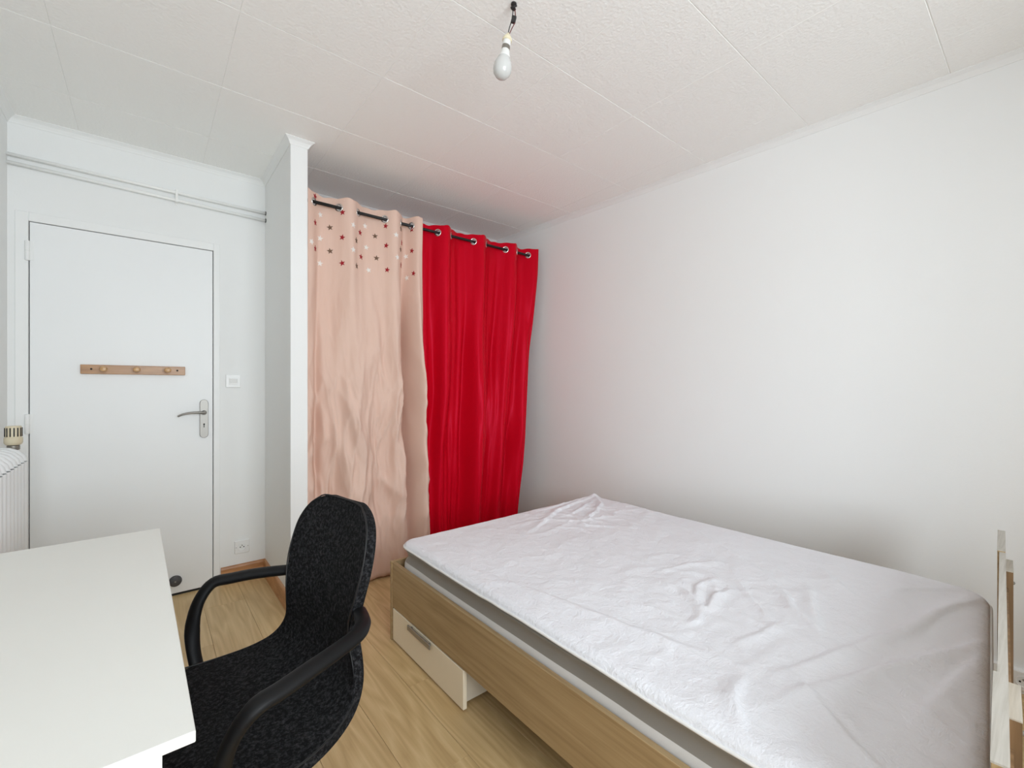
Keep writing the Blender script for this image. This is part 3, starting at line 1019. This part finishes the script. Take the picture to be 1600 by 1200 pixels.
# creases of the protector: polyline, height, width, one-sided sharpness
CR = [
    ([(1.219, 0.50), (1.476, 0.412), (1.757, 0.32), (2.0, 0.26)], 0.009, 0.020),
    ([(1.182, 0.45), (1.436, 0.339), (1.654, 0.246), (1.913, 0.146)], 0.011, 0.024),
    ([(2.269, 0.154), (2.015, 0.246), (1.722, 0.303)], 0.010, 0.022),
    ([(2.30, 0.20), (2.10, 0.36), (1.95, 0.42)], 0.007, 0.022),
    ([(1.157, 0.544), (1.06, 0.53), (1.003, 0.49)], 0.014, 0.022),
    ([(1.26, 0.46), (1.12, 0.33), (1.06, 0.25)], 0.010, 0.026),
    ([(1.494, 0.871), (1.45, 0.81), (1.413, 0.755)], 0.014, 0.016),
    ([(1.413, 0.755), (1.52, 0.78), (1.62, 0.768)], 0.012, 0.015),
    ([(1.45, 0.81), (1.56, 0.86), (1.66, 0.85)], 0.010, 0.014),
    ([(1.40, 0.76), (1.33, 0.74), (1.28, 0.75)], 0.008, 0.014),
    ([(2.30, 1.96), (2.06, 1.91), (1.865, 1.863), (1.70, 1.78), (1.514, 1.696)], 0.010, 0.020),
    ([(2.33, 1.97), (2.20, 1.80), (2.02, 1.70), (1.86, 1.66)], 0.010, 0.018),
    ([(2.32, 1.98), (2.10, 1.95), (1.80, 1.93)], 0.007, 0.012),
    ([(2.20, 1.88), (2.00, 1.80), (1.86, 1.76)], 0.008, 0.012),
    ([(1.75, 1.74), (1.82, 1.66), (1.80, 1.58), (1.88, 1.50)], 0.012, 0.014),
    ([(1.80, 1.66), (1.93, 1.64), (2.05, 1.58)], 0.009, 0.013),
    ([(1.66, 1.66), (1.74, 1.58), (1.73, 1.50)], 0.008, 0.012),
    ([(2.319, 1.675), (2.20, 1.35), (2.101, 1.09), (1.96, 0.86), (1.834, 0.698)], 0.006, 0.035),
    ([(1.008, 1.523), (1.08, 1.15), (1.141, 0.833), (1.198, 0.592)], 0.006, 0.030),
    ([(1.858, 0.574), (1.70, 0.53), (1.543, 0.472)], 0.012, 0.024),
    ([(1.80, 0.66), (1.63, 0.56), (1.58, 0.50)], 0.008, 0.020),
    ([(1.56, 1.02), (1.72, 0.98), (1.85, 0.90)], 0.006, 0.016),
    ([(1.30, 0.62), (1.42, 0.585), (1.52, 0.57)], 0.008, 0.014),
    ([(1.30, 0.25), (1.55, 0.20), (1.80, 0.15)], 0.008, 0.025),
    ([(2.10, 0.60), (1.98, 0.52), (1.90, 0.44)], 0.008, 0.030),
]


def seg_d(x, y, ax, ay, bx, by):
    dx, dy = bx - ax, by - ay
    t = ((x - ax) * dx + (y - ay) * dy) / (dx * dx + dy * dy)
    tc = min(1, max(0, t))
    ex, ey = x - ax - dx * tc, y - ay - dy * tc
    s = (dx * (y - ay) - dy * (x - ax))
    return math.hypot(ex, ey), (1 if s > 0 else -1), tc


CRB = []
for pts, hgt, wd in CR:
    xs = [p[0] for p in pts]; ys = [p[1] for p in pts]
    CRB.append((pts, hgt, wd, min(xs) - 4 * wd, max(xs) + 4 * wd, min(ys) - 4 * wd, max(ys) + 4 * wd))


def crumple(x, y):
    z = 0.0
    for pts, hgt, wd, xa, xb, ya, yb in CRB:
        if x < xa or x > xb or y < ya or y > yb:
            continue
        best = None
        for i in range(len(pts) - 1):
            d, s, t = seg_d(x, y, *pts[i], *pts[i + 1])
            if best is None or d < best[0]:
                best = (d, s, (i + t) / (len(pts) - 1))
        d, s, t = best
        tp = math.sin(PI * min(1, max(0, 0.12 + 0.76 * t)))
        ww = wd * (0.38 if s > 0 else 1.35)
        z += hgt * tp * math.exp(-(d / ww) ** 2)
    return z


bm = bmesh.new()
GX, GY = 190, 240
cx, cy = (MX0 + MX1) / 2, (MY0 + MY1) / 2
hx_, hy_ = (MX1 - MX0) / 2, (MY1 - MY0) / 2
rc = 0.07
grid = []
for j in range(GY + 1):
    row = []
    for i in range(GX + 1):
        u = -1 + 2 * i / GX
        v = -1 + 2 * j / GY
        # denser towards the edge
        u = math.copysign(1 - (1 - abs(u)) ** 1.15, u)
        v = math.copysign(1 - (1 - abs(v)) ** 1.15, v)
        x, y = u * hx_, v * hy_
        # pull the corners in to a round outline
        ax, ay = abs(x) - (hx_ - rc), abs(y) - (hy_ - rc)
        if ax > 0 and ay > 0:
            l = math.hypot(ax, ay)
            k = max(ax, ay) / l
            x = math.copysign(hx_ - rc + ax * k, x)
            y = math.copysign(hy_ - rc + ay * k, y)
            e = rc - max(ax, ay)
        else:
            e = min(hx_ - abs(x), hy_ - abs(y))
        X, Y = cx + x, cy + y
        rr = 0.035
        drop = 0.0
        if e < rr:
            q_ = 1 - e / rr
            drop = (MZ - hem_z(X, Y)) * (1 - math.sqrt(max(0, 1 - q_ * q_)))
        fade = min(1, e / 0.05)
        z = MZ - drop
        z += fade * (0.006 * noise.noise(Vector((X * 2.3, Y * 2.3, 0))) + 0.0022 * noise.noise(Vector((X * 8, Y * 8, 3))) + 0.0012 * noise.noise(Vector((X * 21, Y * 21, 5))))
        z += min(1, e / 0.02 + 0.15) * crumple(X, Y)
        rg_ = 1 - abs(noise.noise(Vector((X * 5.5 + 0.7 * noise.noise(Vector((X * 3, Y * 3, 1))), Y * 5.5, 11.0)))) * 2.2
        rg2 = 1 - abs(noise.noise(Vector((X * 13.0, Y * 11.0 + X * 4, 15.0)))) * 2.2
        far = math.exp(-(((X - 2.0) / 0.35) ** 2 + ((Y - 1.72) / 0.28) ** 2))
        mid_ = math.exp(-(((X - 1.5) / 0.35) ** 2 + ((Y - 0.75) / 0.35) ** 2))
        z += fade * (0.0045 * max(0, rg_) ** 3 * (0.45 + far + mid_) + 0.0030 * max(0, rg2) ** 3 * (0.25 + 1.6 * far + 0.8 * mid_))
        # the pinched point at the far wall corner
        z += 0.028 * math.exp(-(((X - 2.335) / 0.030) ** 2 + ((Y - 1.975) / 0.040) ** 2))
        # thin shrink folds of the elastic at the headboard end
        dn_ = Y - MY0
        if dn_ < 0.30:
            z += 0.004 * (1 - dn_ / 0.30) * noise.noise(Vector((X * 26, Y * 3, 8))) * min(1, e / 0.02)
            z -= 0.018 * (1 - dn_ / 0.30) ** 2
        row.append(bm.verts.new((X, skew(X, Y), z)))
    grid.append(row)
for j in range(GY):
    for i in range(GX):
        bm.faces.new((grid[j][i], grid[j][i + 1], grid[j + 1][i + 1], grid[j + 1][i]))
link('terry_protector', bm_mesh(bm, 'terry_protector'), M['terry'], mt, True)
# piping at the hem
pts = []
for k in range(NP + 1):
    x, y = rrect(k / NP, MX0 - 0.001, MX1 + 0.001, MY0 - 0.001, MY1 + 0.001, 0.07)
    zz = hem_z(x, y)
    if y - MY0 < 0.3: zz -= 0.018 * (1 - max(0, y - MY0) / 0.30) ** 2
    pts.append((x, skew(x, y), zz))
tube('hem_piping', M['piping'], mt, pts, 0.0042, 8)

# ---------------------------------------------------------------- desk
DKX0, DKX1, DKY0, DKY1, DKZ = -0.505, 0.052, 0.748, 1.905, 0.740
DKM = Matrix.Translation((DKX1, DKY0, 0)) @ Matrix.Rotation(R(0.9), 4, 'Z') @ Matrix.Translation((-DKX1, -DKY0, 0))
dk = thing('desk', (-0.24, 1.33, 0), 'plain white laminate desk in the left foreground', 'desk')
box('tabletop', M['desk'], dk, DKX0, DKX1, DKY0, DKY1, DKZ - 0.016, DKZ, 0.0012, 1, DKM)
box('side_panel', M['desk_edge'], dk, DKX0 + 0.01, DKX1 - 0.035, DKY0 + 0.035, DKY0 + 0.051, 0.0, DKZ - 0.016, 0.001, 1, DKM)
box('side_panel', M['desk_edge'], dk, DKX0 + 0.01, DKX1 - 0.035, DKY1 - 0.051, DKY1 - 0.035, 0.0, DKZ - 0.016, 0.001, 1, DKM)
box('back_panel', M['desk_edge'], dk, DKX0 + 0.03, DKX0 + 0.046, DKY0 + 0.051, DKY1 - 0.051, 0.38, DKZ - 0.016, 0.001, 1, DKM)

# ---------------------------------------------------------------- chair
CX, CY_ = 0.10, 1.240
ch = thing('office_chair', (CX, CY_, 0), 'charcoal felt shell office chair with black loop armrests at the desk', 'chair')
prof_ = [  # forward, height, half width, side lift towards the sitter
    (0.215, 0.395, 0.215, 0.00), (0.185, 0.422, 0.252, 0.00), (0.11, 0.438, 0.278, 0.004), (0.02, 0.442, 0.284, 0.008), (-0.07, 0.441, 0.276, 0.004),
    (-0.15, 0.447, 0.255, 0.004), (-0.205, 0.466, 0.230, 0.006), (-0.235, 0.500, 0.206, 0.012), (-0.246, 0.545, 0.184, 0.018), (-0.246, 0.590, 0.174, 0.022),
    (-0.248, 0.640, 0.176, 0.024), (-0.258, 0.700, 0.190, 0.024), (-0.272, 0.760, 0.194, 0.022), (-0.286, 0.815, 0.186, 0.020), (-0.297, 0.858, 0.162, 0.014),
    (-0.304, 0.885, 0.126, 0.008), (-0.308, 0.900, 0.078, 0.004)]
NC = 12


def shell_grid(bm, off=0.0, shrink=1.0):
    rows = []
    n = len(prof_)
    for i, (fx, z, hw, lift) in enumerate(prof_):
        a = Vector(prof_[max(i - 1, 0)][:2]); b_ = Vector(prof_[min(i + 1, n - 1)][:2])
        t = (b_ - a).normalized()
        nr = Vector((-t.y, t.x)) * -1          # towards the sitter
        if nr.y < 0 and i < 5: nr = -nr
        if nr.x < 0 and i >= 7: nr = -nr
        row = []
        for k in range(NC + 1):
            s = -1 + 2 * k / NC
            lf = lift * s * s + off
            f2, z2 = fx + nr.x * lf, z + nr.y * lf
            row.append(bm.verts.new((CX - f2, CY_ - s * hw * shrink, z2)))
        rows.append(row)
    for r0, r1 in zip(rows, rows[1:]):
        for k in range(NC):
            bm.faces.new((r0[k], r0[k + 1], r1[k + 1], r1[k]))
    return rows


bm = bmesh.new()
shell_grid(bm)
bmesh.ops.recalc_face_normals(bm, faces=bm.faces)
# make the normals face the sitter so that the thickness grows backwards
bm.faces.ensure_lookup_table()
ref = bm.faces[len(bm.faces) // 2]
up_ok = [f for f in bm.faces if f.calc_center_median().z < 0.45]
if sum(f.normal.z for f in up_ok) < 0:
    bmesh.ops.reverse_faces(bm, faces=bm.faces)
CHM = Matrix.Translation((CX + 0.034, CY_, -0.008)) @ Matrix.Rotation(R(11), 4, 'Z') @ Matrix.Translation((-CX, -CY_, 0))
bm.transform(CHM)
me = bpy.data.meshes.new('upholstered_shell')
bm.to_mesh(me); bm.free()
sh = link('upholstered_shell', me, M['felt'], ch, True)
sd = sh.modifiers.new('thick', 'SOLIDIFY'); sd.thickness = 0.028; sd.offset = -1.0
bv = sh.modifiers.new('round', 'BEVEL'); bv.width = 0.009; bv.segments = 3; bv.limit_method = 'ANGLE'; bv.angle_limit = R(50)
ss = sh.modifiers.new('sub', 'SUBSURF'); ss.levels = 2; ss.render_levels = 2
# seam along the edge of the shell
edge = []
for (fx, z, hw, lift) in prof_:
    edge.append((CX - fx, CY_ - hw * 0.995, z + 0.001, lift))
seam = [Vector((CX - p[0] - (-0.0) - (p[3] if i >= 7 else 0), CY_ - p[2] * 0.985, p[1] + (p[3] if i < 7 else 0))) for i, p in enumerate(prof_)]
seam2 = [Vector((v.x, 2 * CY_ - v.y, v.z)) for v in reversed(seam)]
tube('edge_seam', M['black'], ch, smooth_path([CHM @ v for v in seam + seam2], 4), 0.0022, 6)
# loop armrests
for sgn in (-1, 1):
    base = [(0.412, 0.130, 0.650), (0.404, 0.172, 0.651), (0.392, 0.206, 0.652), (0.365, 0.240, 0.651), (0.312, 0.270, 0.650), (0.250, 0.298, 0.648), (0.195, 0.318, 0.643),
            (0.150, 0.330, 0.637), (0.118, 0.326, 0.600), (0.102, 0.318, 0.548), (0.100, 0.308, 0.490), (0.108, 0.292, 0.430), (0.120, 0.262, 0.396), (0.130, 0.190, 0.386), (0.135, 0.10, 0.385)]
    pth = smooth_path([(x, CY_ + sgn * d, z) for x, d, z in base], 5)
    tube('armrest', M['arm'], ch, pth, [0.0170 + 0.0038 * math.sin(PI * min(1, k / (len(pth) - 14))) for k in range(len(pth))], 16, 0.72)
box('back_bracket', M['black'], ch, 0.382, 0.404, CY_ - 0.07, CY_ + 0.07, 0.625, 0.675, 0.010, 3, CHM)
box('seat_plate', M['black'], ch, 0.0, 0.24, CY_ - 0.12, CY_ + 0.12, 0.365, 0.398, 0.008, 2)
lathe('gas_column', M['black'], ch, [(0.028, 0.10), (0.028, 0.24), (0.018, 0.245), (0.018, 0.37), (0, 0.37)], (CX, CY_, 0), (0, 0, 1), 18)
for k in range(5):
    a = 2 * PI * k / 5 + 0.3
    d = Vector((math.cos(a), math.sin(a), 0))
    p0 = Vector((CX, CY_, 0.12))
    lg = tube('base_leg', M['black'], ch, [p0 + d * 0.02, p0 + d * 0.15 + Vector((0, 0, -0.012)), p0 + d * 0.27 + Vector((0, 0, -0.035))], [0.024, 0.020, 0.015], 10)
    c_ = p0 + d * 0.27
    lathe('castor', M['black'], ch, [(0.0, -0.02), (0.022, -0.019), (0.025, -0.012), (0.025, 0.012), (0.022, 0.019), (0, 0.02)], (c_.x, c_.y, 0.0255), (-d.y, d.x, 0), 16)
    tube('castor_stem', M['black'], ch, [(c_.x, c_.y, 0.03), (c_.x, c_.y, 0.085)], 0.008, 8)
